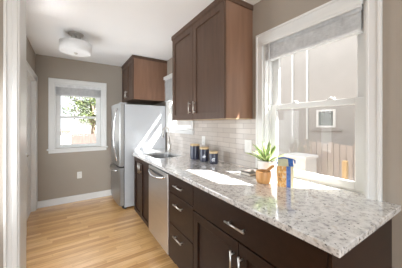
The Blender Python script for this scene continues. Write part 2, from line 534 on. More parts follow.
def window_right(name, w, stool, zmid, label, zb):
    y0, y1, z0, z1 = w
    t = thing(name, (XW, (y0 + y1) / 2, zb), label, 'window', kind='structure')
    b = MB()
    cw = 0.066
    xc = XW - 0.020
    zlow = zb
    zt = z1 - 0.003
    yo0, yo1 = y0 - cw + 0.004, y1 + cw
    for a0, a1, out in ((y1 - 0.003, yo1 - 0.016, 1), (yo0 + 0.016, y0 + 0.003, -1)):
        b.box(xc, XW, a0, a1, zlow, zt, 0.002)
        i0, i1 = (a0 - 0.001, a0 + 0.011) if out > 0 else (a1 - 0.011, a1 + 0.001)
        b.box(xc - 0.004, XW, i0, i1, zlow + 0.0005, zt - 0.0005, 0.002)
    b.box(xc - 0.008, XW, yo1 - 0.016, yo1, zlow, z1 + cw - 0.016, 0.003)
    b.box(xc - 0.008, XW, yo0, yo0 + 0.016, zlow, z1 + cw - 0.016, 0.003)
    b.box(xc - 0.008, XW, yo0, yo1, z1 + cw - 0.016, z1 + cw, 0.003)
    b.box(xc, XW, yo0 + 0.016, yo1 - 0.016, zt, z1 + cw - 0.016, 0.002)
    b.build('casing', M_trim, t)
    b = MB()
    j = 0.022
    zj = zb if stool is None else z0
    b.box(XW - 0.004, XO, y0, y0 + j, zj, z1).box(XW - 0.004, XO, y1 - j, y1, zj, z1).box(XW - 0.004, XO, y0 + j, y1 - j, z1 - j, z1)
    # parting stops
    for x in (1.472,):
        b.box(x, x + 0.012, y0 + j, y0 + j + 0.012, zj, z1 - j).box(x, x + 0.012, y1 - j - 0.012, y1 - j, zj, z1 - j)
    b.build('jamb', M_vinyl, t)
    if stool is not None:
        b = MB().box(XW - 0.045, XO, y0 - cw, y1 + cw - 0.012, z0 - 0.002, z0 + 0.020, 0.005)
        b.box(XW - 0.016, XW, y0 - 0.05, y1 + 0.05, stool, z0 - 0.002, 0.003)
        b.build('stool', M_trim, t)
        zs = z0 + 0.021
    else:
        b = MB().box(1.486, XO + 0.03, y0 + j, y1 - j, z0 + 0.002, zb + 0.004, 0.002)
        b.build('outer_sill', M_trim, t)
        zs = zb + 0.005
    ys0, ys1 = y0 + j + 0.003, y1 - j - 0.003
    st = 0.062 if stool is None else 0.034
    lo = MB(); sash_x(lo, 1.486, 1.516, ys0, ys1, zs, zmid + 0.022, st, 0.052, 0.040)
    lo = lo.build('lower_sash', M_vinyl, t)
    MB().box(1.499, 1.503, ys0 + st - 0.004, ys1 - st + 0.004, zs + 0.048, zmid - 0.014).build('pane', M_glass, lo)
    up = MB(); sash_x(up, 1.520, 1.550, ys0, ys1, zmid - 0.016, z1 - j - 0.002, st, 0.038, 0.045)
    up = up.build('upper_sash', M_vinyl, t)
    MB().box(1.533, 1.537, ys0 + st - 0.004, ys1 - st + 0.004, zmid + 0.018, z1 - j - 0.04).build('pane', M_glass, up)
    if stool is None:
        sc = MB(); sash_x(sc, 1.554, 1.566, ys0, ys1, zs + 0.004, zmid + 0.012, 0.022, 0.022, 0.022)
        sc = sc.build('insect_screen', M_vinyl, t)
        MB().box(1.5595, 1.5605, ys0 + 0.02, ys1 - 0.02, zs + 0.024, zmid - 0.008).build('mesh', M_screen, sc)
    for q in (0.30, 0.68):
        yy = ys0 + (ys1 - ys0) * q
        k = MB().box(1.490, 1.518, yy - 0.028, yy + 0.028, zmid + 0.021, zmid + 0.028, 0.003)
        k.lathe([(0.013, 0), (0.013, 0.010), (0.008, 0.016), (0, 0.016)], (1.503, yy, zmid + 0.027), 16)
        k.box(1.494, 1.502, yy - 0.03, yy + 0.006, zmid + 0.032, zmid + 0.040, 0.003)
        k.build('sash_lock', M_vinyl, t)
    return t

window_right('window_1', W1, None, 1.474, 'large white double-hung window above the near end of the granite counter', 0.914)
window_right('window_2', W2, 1.185, 1.66, 'white window above the sink, between the refrigerator and the wall cabinet', 1.185)

t = thing('window_3', (0.147, YB, 0.85), 'white double-hung window in the back wall, garden behind', 'window', kind='structure')
x0, x1, z0, z1 = W3
cw = 0.068
b = MB()
zt = z1 - 0.003
b.box(x0 - cw + 0.016, x0 + 0.003, YB - 0.02, YB, z0 - 0.003, zt, 0.002).box(x1 - 0.003, x1 + cw - 0.016, YB - 0.02, YB, z0 - 0.003, zt, 0.002)
b.box(x0 - cw + 0.016, x1 + cw - 0.016, YB - 0.02, YB, zt, z1 + cw - 0.016, 0.002)
b.box(x0 - cw, x0 - cw + 0.016, YB - 0.028, YB, z0 - 0.003, z1 + cw - 0.016, 0.003).box(x1 + cw - 0.016, x1 + cw, YB - 0.028, YB, z0 - 0.003, z1 + cw - 0.016, 0.003)
b.box(x0 - cw, x1 + cw, YB - 0.028, YB, z1 + cw - 0.016, z1 + cw, 0.003)
b.build('casing', M_trim, t)
b = MB().box(x0 - cw - 0.02, x1 + cw + 0.02, YB - 0.05, YB + 0.04, z0 - 0.025, z0 - 0.003, 0.005)
b.box(x0 - cw, x1 + cw, YB - 0.016, YB, z0 - 0.075, z0 - 0.025, 0.003)
b.build('stool', M_trim, t)
j = 0.022
b = MB().box(x0, x0 + j, YB - 0.004, YB + 0.14, z0, z1).box(x1 - j, x1, YB - 0.004, YB + 0.14, z0, z1).box(x0 + j, x1 - j, YB - 0.004, YB + 0.14, z1 - j, z1)
b.box(x0 + j, x1 - j, YB + 0.03, YB + 0.14, z0 - 0.02, z0 + 0.004)
b.build('jamb', M_vinyl, t)
def sash_y(b, y0, y1, x0, x1, z0, z1, st, rb, rt):
    b.box(x0, x0 + st, y0, y1, z0, z1, 0.004).box(x1 - st, x1, y0, y1, z0, z1, 0.004)
    b.box(x0 + st - 0.002, x1 - st + 0.002, y0, y1, z0, z0 + rb, 0.004).box(x0 + st - 0.002, x1 - st + 0.002, y0, y1, z1 - rt, z1, 0.004)
xs0, xs1 = x0 + j + 0.003, x1 - j - 0.003
zm = 1.445
lo = MB(); sash_y(lo, YB + 0.055, YB + 0.085, xs0, xs1, z0 + 0.005, zm + 0.02, 0.07, 0.05, 0.038)
lo = lo.build('lower_sash', M_vinyl, t)
MB().box(xs0 + 0.066, xs1 - 0.066, YB + 0.068, YB + 0.072, z0 + 0.05, zm - 0.014).build('pane', M_glass, lo)
up = MB(); sash_y(up, YB + 0.089, YB + 0.119, xs0, xs1, zm - 0.018, z1 - j - 0.002, 0.07, 0.038, 0.045)
up = up.build('upper_sash', M_vinyl, t)
MB().box(xs0 + 0.066, xs1 - 0.066, YB + 0.102, YB + 0.106, zm + 0.016, z1 - j - 0.04).build('pane', M_glass, up)

# ------------------------------------------------------------------ window blinds, drawn up
def blind_x(y0, y1, xa, xb, ztop, zhead, zbot, nsl, label, gap_thick=0.0042, wand=None):
    t = thing('window_blind', ((xa + xb) / 2, (y0 + y1) / 2, zbot), label, 'blind', 'raised white slatted blinds')
    MB().box(xa + 0.006, xb, y0, y1, zhead, ztop, 0.003).build('headrail', M_blind, t)
    pj = 0.030 if wand else 0.012
    v = MB().box(xa - pj, xa - 0.009, y0 - 0.010, y1 + 0.010, ztop - 0.012, ztop + 0.022, 0.002)
    v.box(xa - pj, xa - pj + 0.006, y0 - 0.010, y1 + 0.010, ztop - 0.030, ztop - 0.0125, 0.002)
    v.build('valance', M_vinyl, t)
    zr = zbot + 0.020
    b = MB()
    step = (zhead - zr) / nsl
    for k in range(nsl):
        z = zr + step * (k + 0.5)
        d = random.uniform(-0.003, 0.003)
        b.box(xa + 0.003 + d, xb - 0.002 + d, y0 + 0.004, y1 - 0.004, z - gap_thick / 2, z + gap_thick / 2)
    b.build('slats', M_blind, t)
    MB().box(xa + 0.002, xb - 0.002, y0 + 0.004, y1 - 0.004, zbot, zbot + 0.019, 0.003).build('bottom_rail', M_blind, t)
    n = 3
    for k in range(n):
        b = MB()
        y = y0 + (y1 - y0) * (0.14 + 0.36 * k)
        for x in (xa, xb):
            b.tube([(x, y, zbot + 0.005), (x, y + 0.004, (zbot + zhead) / 2), (x, y, zhead + 0.004)], 0.0014, 6)
        for q in range(5):       # gathered loops of ladder cord
            z = zr + 0.012 + q * (zhead - zr - 0.02) / 5
            b.tube([(xa - 0.001, y, z), (xa - 0.010, y + 0.010, z - 0.004), (xa - 0.011, y + 0.02, z + 0.006), (xa - 0.001, y + 0.026, z + 0.010)], 0.0014, 6)
        b.build('ladder_cord', M_blind, t)
    if wand:
        yw, zw = wand
        w = MB().tube([(xa - 0.010, yw, zhead + 0.012), (xa - 0.012, yw, zw + 0.05)], 0.0052, 8)
        w.tube([(xa - 0.012, yw, zw + 0.055), (xa - 0.012, yw, zw)], [0.005, 0.0075], 8)
        w.tube([(xa + 0.01, yw, zhead + 0.012), (xa - 0.010, yw, zhead + 0.012)], 0.0025, 8)
        w.build('wand', M_vinyl, t)
    return t
blind_x(0.478, 1.168, 1.414, 1.464, 2.030, 1.995, 1.872, 16, 'raised white blind with hanging wand across the big counter window', wand=(1.115, 1.44))
blind_x(2.36, 3.22, 1.352, 1.402, 2.10, 2.055, 1.70, 22, 'raised white blind above the sink window, beside the wall cabinet')
# back window blind
t = thing('window_blind', (0.147, YB + 0.02, 1.80), 'raised white blind at the top of the back wall window', 'blind', 'raised white slatted blinds')
MB().box(-0.188, 0.483, YB - 0.002, YB + 0.045, 1.945, 1.984, 0.003).build('headrail', M_blind, t)
MB().box(-0.190, 0.485, YB - 0.012, YB - 0.003, 1.940, 1.985, 0.002).build('valance', M_blind, t)
b = MB()
for k in range(14):
    z = 1.824 + k * 0.0085
    b.box(-0.186, 0.481, YB - 0.002, YB + 0.044, z, z + 0.004)
b.build('slats', M_blind, t)
MB().box(-0.186, 0.481, YB - 0.001, YB + 0.043, 1.80, 1.819, 0.003).build('bottom_rail', M_blind, t)

# ------------------------------------------------------------------ backsplash
b = MB()
b.box(XW - 0.009, XW, 1.263, 2.352, 0.914, 1.374)
b.box(XW - 0.009, XW, 2.352, 3.277, 0.914, 1.183)
struct(b.build('trim_2', M_tile), 'pale glazed subway tile backsplash above the granite counter', 'backsplash')

# ------------------------------------------------------------------ cabinets
def pull(parent, c, axis, length, out=0.030):
    """bar pull; c on the front face (normal -x)"""
    x, y, z = c
    h = length / 2
    b = MB()
    if axis == 'y':
        b.tube([(x - out, y - h, z), (x - out, y + h, z)], 0.0058, 10)
        for s in (-1, 1):
            b.tube([(x + 0.001, y + s * h * 0.72, z), (x - out, y + s * h * 0.72, z)], 0.0048, 8)
    else:
        b.tube([(x - out, y, z - h), (x - out, y, z + h)], 0.0058, 10)
        for s in (-1, 1):
            b.tube([(x + 0.001, y, z + s * h * 0.72), (x - out, y, z + s * h * 0.72)], 0.0048, 8)
    return b.build('handle', M_nickel, parent)

def shaker(x, y0, y1, z0, z1, fw=0.058, th=0.020, rec=0.013):
    b = MB()
    b.box(x, x + th, y0, y0 + fw, z0, z1, 0.0018).box(x, x + th, y1 - fw, y1, z0, z1, 0.0018)
    b.box(x, x + th, y0 + fw - 0.001, y1 - fw + 0.001, z0, z0 + fw, 0.0018).box(x, x + th, y0 + fw - 0.001, y1 - fw + 0.001, z1 - fw, z1, 0.0018)
    b.box(x + rec, x + th - 0.002, y0 + fw - 0.004, y1 - fw + 0.004, z0 + fw - 0.004, z1 - fw + 0.004)
    return b

XF = 0.775      # face of base doors
ZT = 0.884      # underside of counter
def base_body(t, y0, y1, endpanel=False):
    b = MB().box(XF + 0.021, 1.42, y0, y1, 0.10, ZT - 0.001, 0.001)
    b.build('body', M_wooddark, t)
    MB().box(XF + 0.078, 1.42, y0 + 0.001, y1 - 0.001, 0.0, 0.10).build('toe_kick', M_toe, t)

g = 0.002
# wide cabinet nearest the viewer
y0, y1 = 0.362, 1.301
t = thing('base_cabinet', (1.1, (y0 + y1) / 2, 0), 'wide dark brown base cabinet at the near end, one long drawer over two doors', 'cabinet', 'dark brown base cabinets')
base_body(t, y0, y1)
MB().box(XF + 0.004, 1.425, y0 - 0.013, y0 - 0.0005, 0.0, ZT - 0.001, 0.001).build('end_panel', M_wooddark, t)
d = MB().box(XF, XF + 0.02, y0 + g, y1 - g, 0.694, ZT - 0.012, 0.002).build('drawer', M_wooddark, t)
pull(d, (XF, 0.825, 0.775), 'y', 0.155)
ym = 0.818
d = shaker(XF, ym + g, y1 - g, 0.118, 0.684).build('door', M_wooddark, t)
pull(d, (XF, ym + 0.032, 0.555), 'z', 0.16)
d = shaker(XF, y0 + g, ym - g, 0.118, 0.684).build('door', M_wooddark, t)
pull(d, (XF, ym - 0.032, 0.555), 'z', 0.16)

# three-drawer cabinet
y0, y1 = 1.302, 1.744
t = thing('base_cabinet', (1.1, (y0 + y1) / 2, 0), 'dark brown three-drawer base cabinet beside the dishwasher', 'cabinet', 'dark brown base cabinets')
base_body(t, y0, y1)
for z0, z1, zh in ((0.716, ZT - 0.012, 0.800), (0.437, 0.709, 0.640), (0.118, 0.430, 0.366)):
    d = MB().box(XF, XF + 0.02, y0 + g, y1 - g, z0, z1, 0.002).build('drawer', M_wooddark, t)
    pull(d, (XF, (y0 + y1) / 2 - 0.005, zh), 'y', 0.15)

# sink cabinet
y0, y1 = 2.296, 2.935
t = thing('base_cabinet', (1.1, (y0 + y1) / 2, 0), 'dark brown two-door base cabinet under the sink, beside the refrigerator', 'cabinet', 'dark brown base cabinets')
b = MB()   # open-topped carcass that holds the sink bowl
b.box(XF + 0.021, 1.42, y0, y0 + 0.018, 0.10, ZT - 0.001).box(XF + 0.021, 1.42, y1 - 0.018, y1, 0.10, ZT - 0.001)
b.box(XF + 0.021, 1.42, y0 + 0.018, y1 - 0.018, 0.10, 0.118).box(1.402, 1.42, y0 + 0.018, y1 - 0.018, 0.118, ZT - 0.001)
b.box(XF + 0.021, XF + 0.04, y0 + 0.018, y1 - 0.018, ZT - 0.06, ZT - 0.001)
b.build('body', M_wooddark, t)
MB().box(XF + 0.078, 1.42, y0 + 0.001, y1 - 0.001, 0.0, 0.10).build('toe_kick', M_toe, t)
MB().box(0.89, 1.42, y1 + 0.0005, 3.275, 0.0, ZT - 0.001).build('sun_blocking_filler', M_wooddark, t)  # hidden block added to keep sun off the refrigerator side
ym = (y0 + y1) / 2
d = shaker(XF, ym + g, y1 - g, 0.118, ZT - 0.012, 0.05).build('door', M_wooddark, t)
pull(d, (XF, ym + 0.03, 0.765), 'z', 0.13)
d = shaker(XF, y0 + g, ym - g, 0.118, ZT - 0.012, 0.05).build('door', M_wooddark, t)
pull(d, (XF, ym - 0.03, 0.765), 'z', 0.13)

# dishwasher
y0, y1 = 1.747, 2.293
t = thing('dishwasher', (1.1, (y0 + y1) / 2, 0), 'stainless steel dishwasher set between the drawer cabinet and sink cabinet', 'dishwasher')
MB().box(XF + 0.03, 1.40, y0 + 0.004, y1 - 0.004, 0.10, ZT - 0.004).build('tub', M_gasket, t)
MB().box(XF + 0.07, 1.40, y0 + 0.004, y1 - 0.004, 0.0, 0.10).build('toe_kick', M_toe, t)
MB().box(XF - 0.008, XF + 0.03, y0 + 0.003, y1 - 0.003, 0.112, 0.862, 0.006).build('door', M_steel, t)
MB().box(XF - 0.002, XF + 0.03, y0 + 0.003, y1 - 0.003, 0.863, 0.878, 0.002).build('control_strip', M_gasket, t)
b = MB()
pts = []
for k in range(15):
    u = k / 14.0
    s = math.sin(PI * u)
    pts.append((XF - 0.008 - 0.048 * s ** 0.6, y1 - 0.05 - (y1 - y0 - 0.10) * u, 0.826 - 0.030 * s ** 0.8))
b.tube(pts, 0.0105, 12)
b.build('handle', M_chrome, t)
b = MB()
n = 14
top = [(y1 - 0.055 - (y1 - y0 - 0.11) * k / n, 0.832) for k in range(n + 1)]
bot = [(y1 - 0.055 - (y1 - y0 - 0.11) * k / n, 0.826 - 0.024 * math.sin(PI * k / n) ** 0.8) for k in range(n + 1)]
for k in range(n):
    b.quad([(XF - 0.0095, top[k][0], top[k][1]), (XF - 0.0095, top[k + 1][0], top[k + 1][1]), (XF - 0.0095, bot[k + 1][0], bot[k + 1][1]), (XF - 0.0095, bot[k][0], bot[k][1])])
b.build('handle_shade', M_gasket, t)  # flat dark sheet painting the shade of the hollow behind the handle

# upper wall cabinet
XU = 1.090
y0, y1 = 1.320, 2.345
zb = 1.376
t = thing('wall_cabinet', (1.27, (y0 + y1) / 2, zb), 'tall brown two-door wall cabinet above the backsplash, reaching the ceiling', 'cabinet', 'brown wall cabinets')
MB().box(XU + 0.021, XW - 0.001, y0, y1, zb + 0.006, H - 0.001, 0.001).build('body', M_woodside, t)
MB().box(XU + 0.022, XW - 0.012, y0 + 0.002, y1 - 0.002, zb, zb + 0.0055).build('bottom_panel', M_maple, t)
ym = 1.842
for a0, a1, hy in ((ym + g, y1 - 0.003, ym + 0.035), (y0 + 0.003, ym - g, ym - 0.060)):
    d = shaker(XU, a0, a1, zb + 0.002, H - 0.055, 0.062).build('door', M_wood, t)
    pull(d, (XU, hy, zb + 0.125), 'z', 0.125)
b = MB()
b.box(XU - 0.010, XU + 0.020, y0 - 0.010, y1 + 0.006, H - 0.050, H - 0.0005, 0.004)
b.box(XU - 0.004, XU + 0.020, y0 - 0.004, y1 + 0.002, H - 0.058, H - 0.048, 0.003)
b.box(XU + 0.018, XW - 0.001, y0 - 0.010, y0 - 0.0003, H - 0.050, H - 0.0005, 0.003)
b.build('crown_moulding', M_wood, t)

# cabinet above the refrigerator
XR = 0.844
y0, y1 = 3.285, 4.06
zb = 1.727
t = thing('wall_cabinet', (1.15, (y0 + y1) / 2, zb), 'deep brown wall cabinet above the refrigerator', 'cabinet', 'brown wall cabinets')
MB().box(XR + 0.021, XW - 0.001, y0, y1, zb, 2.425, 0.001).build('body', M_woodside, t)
ym = (y0 + y1) / 2
for a0, a1, hy in ((ym + g, y1 - 0.003, ym + 0.035), (y0 + 0.003, ym - g, ym - 0.035)):
    d = shaker(XR, a0, a1, zb + 0.003, 2.375, 0.058).build('door', M_wood, t)
    pull(d, (XR, hy, zb + 0.11), 'z', 0.12)
b = MB().box(XR - 0.008, XR + 0.020, y0 - 0.008, y1 + 0.004, 2.380, 2.4255, 0.004)
b.box(XR + 0.018, XW - 0.001, y0 - 0.008, y0 - 0.0003, 2.380, 2.4255, 0.003)
b.build('crown_moulding', M_wood, t)

# ------------------------------------------------------------------ counter
def apply_diff(o, cutter):
    md = o.modifiers.new('cut', 'BOOLEAN')
    md.operation = 'DIFFERENCE'; md.solver = 'EXACT'; md.object = cutter
    dg = bpy.context.evaluated_depsgraph_get()
    me = bpy.data.meshes.new_from_object(o.evaluated_get(dg))
    o.modifiers.clear()
    o.data = me
    bpy.data.objects.remove(cutter)
SX0, SX1, SY0, SY1 = 0.875, 1.235, 2.33, 2.83
poly = [(0.755, 0.314), (1.4295, 0.314), (1.4295, 0.4525), (1.4855, 0.4525), (1.4855, 1.1925), (1.4295, 1.1925), (1.4295, 3.277), (0.87, 3.277), (0.755, 2.945)]
ct = MB().prism(poly, ZT, 0.914, 0.004).build('countertop', M_granite)
tag(ct, 'long speckled white granite countertop over the base cabinets', 'countertop')
def rrect(x0, x1, y0, y1, r, n=6):
    p = []
    for cx, cy, a in ((x1 - r, y1 - r, 0), (x0 + r, y1 - r, PI / 2), (x0 + r, y0 + r, PI), (x1 - r, y0 + r, 1.5 * PI)):
        for k in range(n + 1):
            q = a + PI / 2 * k / n
            p.append((cx + r * math.cos(q), cy + r * math.sin(q)))
    return p
cut = MB().prism(rrect(SX0, SX1, SY0, SY1, 0.06), 0.80, 1.0).build('cutter')
apply_diff(ct, cut)

# sink
t = thing('sink', ((SX0 + SX1) / 2, (SY0 + SY1) / 2, 0.70), 'dark undermount sink in the far end of the granite counter', 'sink')
b = MB()
e = 0.006
o1 = rrect(SX0 - e, SX1 + e, SY0 - e, SY1 + e, 0.065)
rim = rrect(SX0 - 0.02, SX1 + 0.02, SY0 - 0.02, SY1 + 0.02, 0.075)
low = rrect(SX0 + 0.012, SX1 - 0.012, SY0 + 0.012, SY1 - 0.012, 0.055)
zr = ZT - 0.0015
rings = [[b.bm.verts.new((x, y, zr)) for x, y in rim], [b.bm.verts.new((x, y, zr)) for x, y in o1],
         [b.bm.verts.new((x, y, 0.73)) for x, y in low]]
for r0, r1 in zip(rings, rings[1:]):
    for k in range(len(r0)):
        q = (k + 1) % len(r0)
        f = b.bm.faces.new((r0[k], r0[q], r1[q], r1[k])); f.smooth = False
b.bm.faces.new(rings[-1])
b.build('basin', M_steel_in, t)
MB().lathe([(0.0, 0.733), (0.032, 0.734), (0.04, 0.737), (0.044, 0.7335), (0.044, 0.7305)], ((SX0 + SX1) / 2, (SY0 + SY1) / 2, 0), 24).build('drain', M_chrome, t)

# faucet
fx, fy = 1.29, 2.885
t = thing('faucet', (fx, fy, 0.914), 'brushed nickel gooseneck faucet behind the sink', 'faucet')
MB().lathe([(0.030, 0), (0.030, 0.006), (0.024, 0.012), (0.0225, 0.05), (0.022, 0.11), (0.019, 0.125), (0.0, 0.127)], (fx, fy, 0.914), 24).build('base', M_nickel, t)
b = MB()
pts = [(fx, fy, 1.03), (fx, fy, 1.16)]
dx, dy = -0.105, -0.02
for k in range(0, 13):
    a = PI * k / 12
    pts.append((fx + dx * (1 - math.cos(a)) / 2, fy + dy * (1 - math.cos(a)) / 2, 1.215 + 0.062 * math.sin(a)))
pts.append((fx + dx, fy + dy, 1.20))
b.tube(pts, 0.013, 12)
b.build('spout', M_nickel, t)
MB().tube([(fx + dx, fy + dy, 1.205), (fx + dx, fy + dy, 1.185), (fx + dx * 1.01, fy + dy * 1.01, 1.125)], [0.013, 0.0165, 0.0155], 14).build('spray_head', M_nickel, t)
b = MB().tube([(fx, fy, 0.985), (fx + 0.005, fy - 0.045, 0.992)], 0.011, 10)
b.tube([(fx + 0.005, fy - 0.042, 0.990), (fx - 0.005, fy - 0.072, 1.02), (fx - 0.012, fy - 0.088, 1.06)], [0.0085, 0.0065, 0.0055], 10)
b.build('lever', M_nickel, t)

# ------------------------------------------------------------------ refrigerator
y0, y1 = 3.285, 4.04
t = thing('refrigerator', (1.05, (y0 + y1) / 2, 0), 'stainless bottom-freezer refrigerator with pale grey side at the far end', 'refrigerator')
MB().box(0.722, 1.40, y0, y1, 0.03, 1.640, 0.006).build('body', M_fridge, t)
MB().box(0.712, 0.722, y0 + 0.012, y1 - 0.012, 0.06, 1.63).build('gasket', M_gasket, t)
def curved_door(z0, z1):
    b = MB()
    n = 40
    pr = []
    for k in range(n + 1):
        u = k / n
        y = y0 + 0.004 + (y1 - y0 - 0.008) * u
        pr.append((0.650 - 0.020 * 4 * u * (1 - u) + 0.012 * max(0, 1 - min(u, 1 - u) / 0.03) ** 2, y))
    poly = [(0.711, y1 - 0.004), (0.711, y0 + 0.004)] + pr
    b.prism(poly, z0, z1, 0.0)
    return b
dU = curved_door(0.672, 1.648).build('upper_door', M_fsteel, t)
dL = curved_door(0.065, 0.648).build('freezer_drawer', M_fsteel, t)
b = MB()
pts = [(0.632, y0 + 0.075, 0.76)]
for k in range(13):
    u = k / 12
    pts.append((0.622 - 0.046 * math.sin(PI * u) ** 0.7, y0 + 0.075, 0.765 + 0.80 * u))
pts.append((0.632, y0 + 0.075, 1.57))
b.tube(pts, 0.0125, 10)
b.build('handle', M_chrome, dU)
b = MB()
pts = []
for k in range(13):
    u = k / 12
    yy = y0 + 0.09 + (y1 - y0 - 0.18) * u
    pts.append((0.633 - 0.050 * math.sin(PI * u) ** 0.5, yy, 0.592))
b.tube(pts, 0.012, 10)
b.build('handle', M_chrome, dL)
MB().box(0.66, 0.76, y0 + 0.02, y0 + 0.07, 1.6485, 1.664, 0.004).build('hinge_cap', M_fridge, t)
MB().box(0.70, 0.73, y0 + 0.02, y1 - 0.02, 0.012, 0.058, 0.003).build('toe_grille', M_gasket, t)
for yy in (y0 + 0.05, y1 - 0.05):
    MB().lathe([(0.022, 0), (0.022, 0.012), (0.012, 0.014), (0.012, 0.035)], (0.74, yy, 0), 14).build('foot', M_black, t)
    MB().lathe([(0.022, 0), (0.022, 0.012), (0.012, 0.014), (0.012, 0.035)], (1.34, yy, 0), 14).build('foot', M_black, t)

# ------------------------------------------------------------------ ceiling light
cx, cy = 0.069, 2.92
t = thing('ceiling_light', (cx, cy, 2.20), 'white drum ceiling light hung from a nickel canopy', 'light fixture')
MB().lathe([(0.0, H - 0.024), (0.05, H - 0.024), (0.078, H - 0.016), (0.084, H - 0.006), (0.084, H - 0.0005), (0, H - 0.0005)], (cx, cy, 0), 32).build('canopy', M_nickel, t)
b = MB()
b.tube([(cx, cy, 2.205), (cx, cy, H - 0.02)], 0.007, 10)
for s in (-1, 1):
    b.tube([(cx + s * 0.045, cy, H - 0.02), (cx + s * 0.045, cy, 2.29)], 0.004, 8)
b.build('stem', M_nickel, t)
MB().lathe([(0.168, 2.206), (0.172, 2.206), (0.172, 2.318), (0.168, 2.318), (0.168, 2.206)], (cx, cy, 0), 56).build('shade', M_shade, t)
MB().lathe([(0.0, 2.200), (0.08, 2.2015), (0.15, 2.203), (0.1675, 2.207), (0.1675, 2.211), (0.0, 2.208)], (cx, cy, 0), 48).build('diffuser', M_shade, t)
MB().lathe([(0, 2.178), (0.008, 2.180), (0.011, 2.187), (0.008, 2.192), (0.02, 2.195), (0.02, 2.1995), (0, 2.1995)], (cx, cy, 0), 18).build('finial', M_nickel, t)

# ------------------------------------------------------------------ wall plates
def plate_x(y, z, w, h, gangs, label, cat):
    x = XW - 0.009
    name = 'wall_outlet' if cat == 'outlet' else 'wall_switch'
    t = thing(name, (x, y, z), label, cat)
    MB().box(x - 0.006, x - 0.0003, y - w / 2, y + w / 2, z - h / 2, z + h / 2, 0.003).build('plate', M_plastic, t)
    for gq in range(gangs):
        yy = y + (gq - (gangs - 1) / 2) * 0.046
        if cat == 'outlet':
            for s in (-1, 1):
                r = MB().box(x - 0.0085, x - 0.006, yy - 0.016, yy + 0.016, z + s * 0.021 - 0.014, z + s * 0.021 + 0.014, 0.002).build('receptacle', M_plastic, t)
                q = MB()
                for u in (-0.006, 0.006):
                    q.box(x - 0.0092, x - 0.0084, yy + u - 0.0013, yy + u + 0.0013, z + s * 0.021 - 0.003, z + s * 0.021 + 0.006)
                q.build('slots', M_slot, r)
        else:
            MB().box(x - 0.0095, x - 0.006, yy - 0.016, yy + 0.016, z - 0.033, z + 0.033, 0.003).build('rocker', M_plastic, t)
    return t
plate_x(2.125, 1.12, 0.072, 0.115, 1, 'white wall outlet on the backsplash above the navy canisters', 'outlet')
plate_x(1.366, 1.122, 0.090, 0.122, 1, 'white rocker switch plate on the backsplash beside the plant', 'switch')
t = thing('wall_outlet', (0.15, YB, 0.445), 'white wall outlet low on the back wall under the window', 'outlet')
MB().box(0.115, 0.185, YB - 0.006, YB - 0.0003, 0.388, 0.502, 0.003).build('plate', M_plastic, t)
for s in (-1, 1):
    r = MB().box(0.134, 0.166, YB - 0.0085, YB - 0.006, 0.445 + s * 0.021 - 0.014, 0.445 + s * 0.021 + 0.014, 0.002).build('receptacle', M_plastic, t)
    q = MB()
    for u in (-0.006, 0.006):
        q.box(0.15 + u - 0.0013, 0.15 + u + 0.0013, YB - 0.0092, YB - 0.0084, 0.445 + s * 0.021 - 0.003, 0.445 + s * 0.021 + 0.006)
    q.build('slots', M_slot, r)

# ------------------------------------------------------------------ canisters
CT = 0.9141
def canister(x, y, r, h, label, mark):
    t = thing('canister', (x, y, CT), label, 'canister', 'navy canisters with wooden lids')
    hb = h - 0.022
    MB().lathe([(0, 0), (r * 0.95, 0), (r * 0.99, 0.004), (r, 0.010), (r, hb - 0.006), (r * 0.97, hb), (0, hb)], (x, y, CT), 40).build('jar', M_navy, t)
    MB().lathe([(0, hb + 0.0004), (r * 1.0, hb + 0.0004), (r * 1.02, hb + 0.004), (r * 1.02, h - 0.004), (r * 0.98, h), (0, h)], (x, y, CT), 40).build('lid', M_bamboo, t)
    if mark:
        a0 = math.atan2(-y + 0.15, -x)       # turned to the room
        b = MB()
        def pt(u, v, o=0.0012):
            a = a0 + u / r
            return (x + (r + o) * math.cos(a), y + (r + o) * math.sin(a), CT + hb * 0.46 + v)
        def stroke(p, w):
            for (u0, v0), (u1, v1) in zip(p, p[1:]):
                L = math.hypot(u1 - u0, v1 - v0) or 1
                nx, ny = -(v1 - v0) / L * w, (u1 - u0) / L * w
                b.quad([pt(u0 + nx, v0 + ny), pt(u1 + nx, v1 + ny), pt(u1 - nx, v1 - ny), pt(u0 - nx, v0 - ny)])
        if mark == 1:
            stroke([(-0.016, -0.012), (-0.008, 0.002), (0.0, -0.006), (0.010, 0.004), (0.017, -0.010)], 0.0045)
            stroke([(-0.010, -0.016), (0.012, -0.016)], 0.004)
            stroke([(0, 0.004), (0.002, 0.018)], 0.003)
        else:
            stroke([(-0.015, -0.010), (-0.004, 0.012), (0.006, 0.000), (0.014, 0.012)], 0.0045)
            stroke([(-0.014, -0.018), (0.004, -0.012), (0.015, -0.018)], 0.004)
        b.build('printed_mark', M_mark, t)
canister(1.264, 2.08, 0.057, 0.178, 'tallest navy canister with a wooden lid, nearest the sink', 0)
canister(1.274, 1.895, 0.053, 0.158, 'middle-sized navy canister between the tallest and the shortest', 1)
canister(1.283, 1.73, 0.047, 0.130, 'shortest navy canister with a wooden lid, nearest the plant', 2)

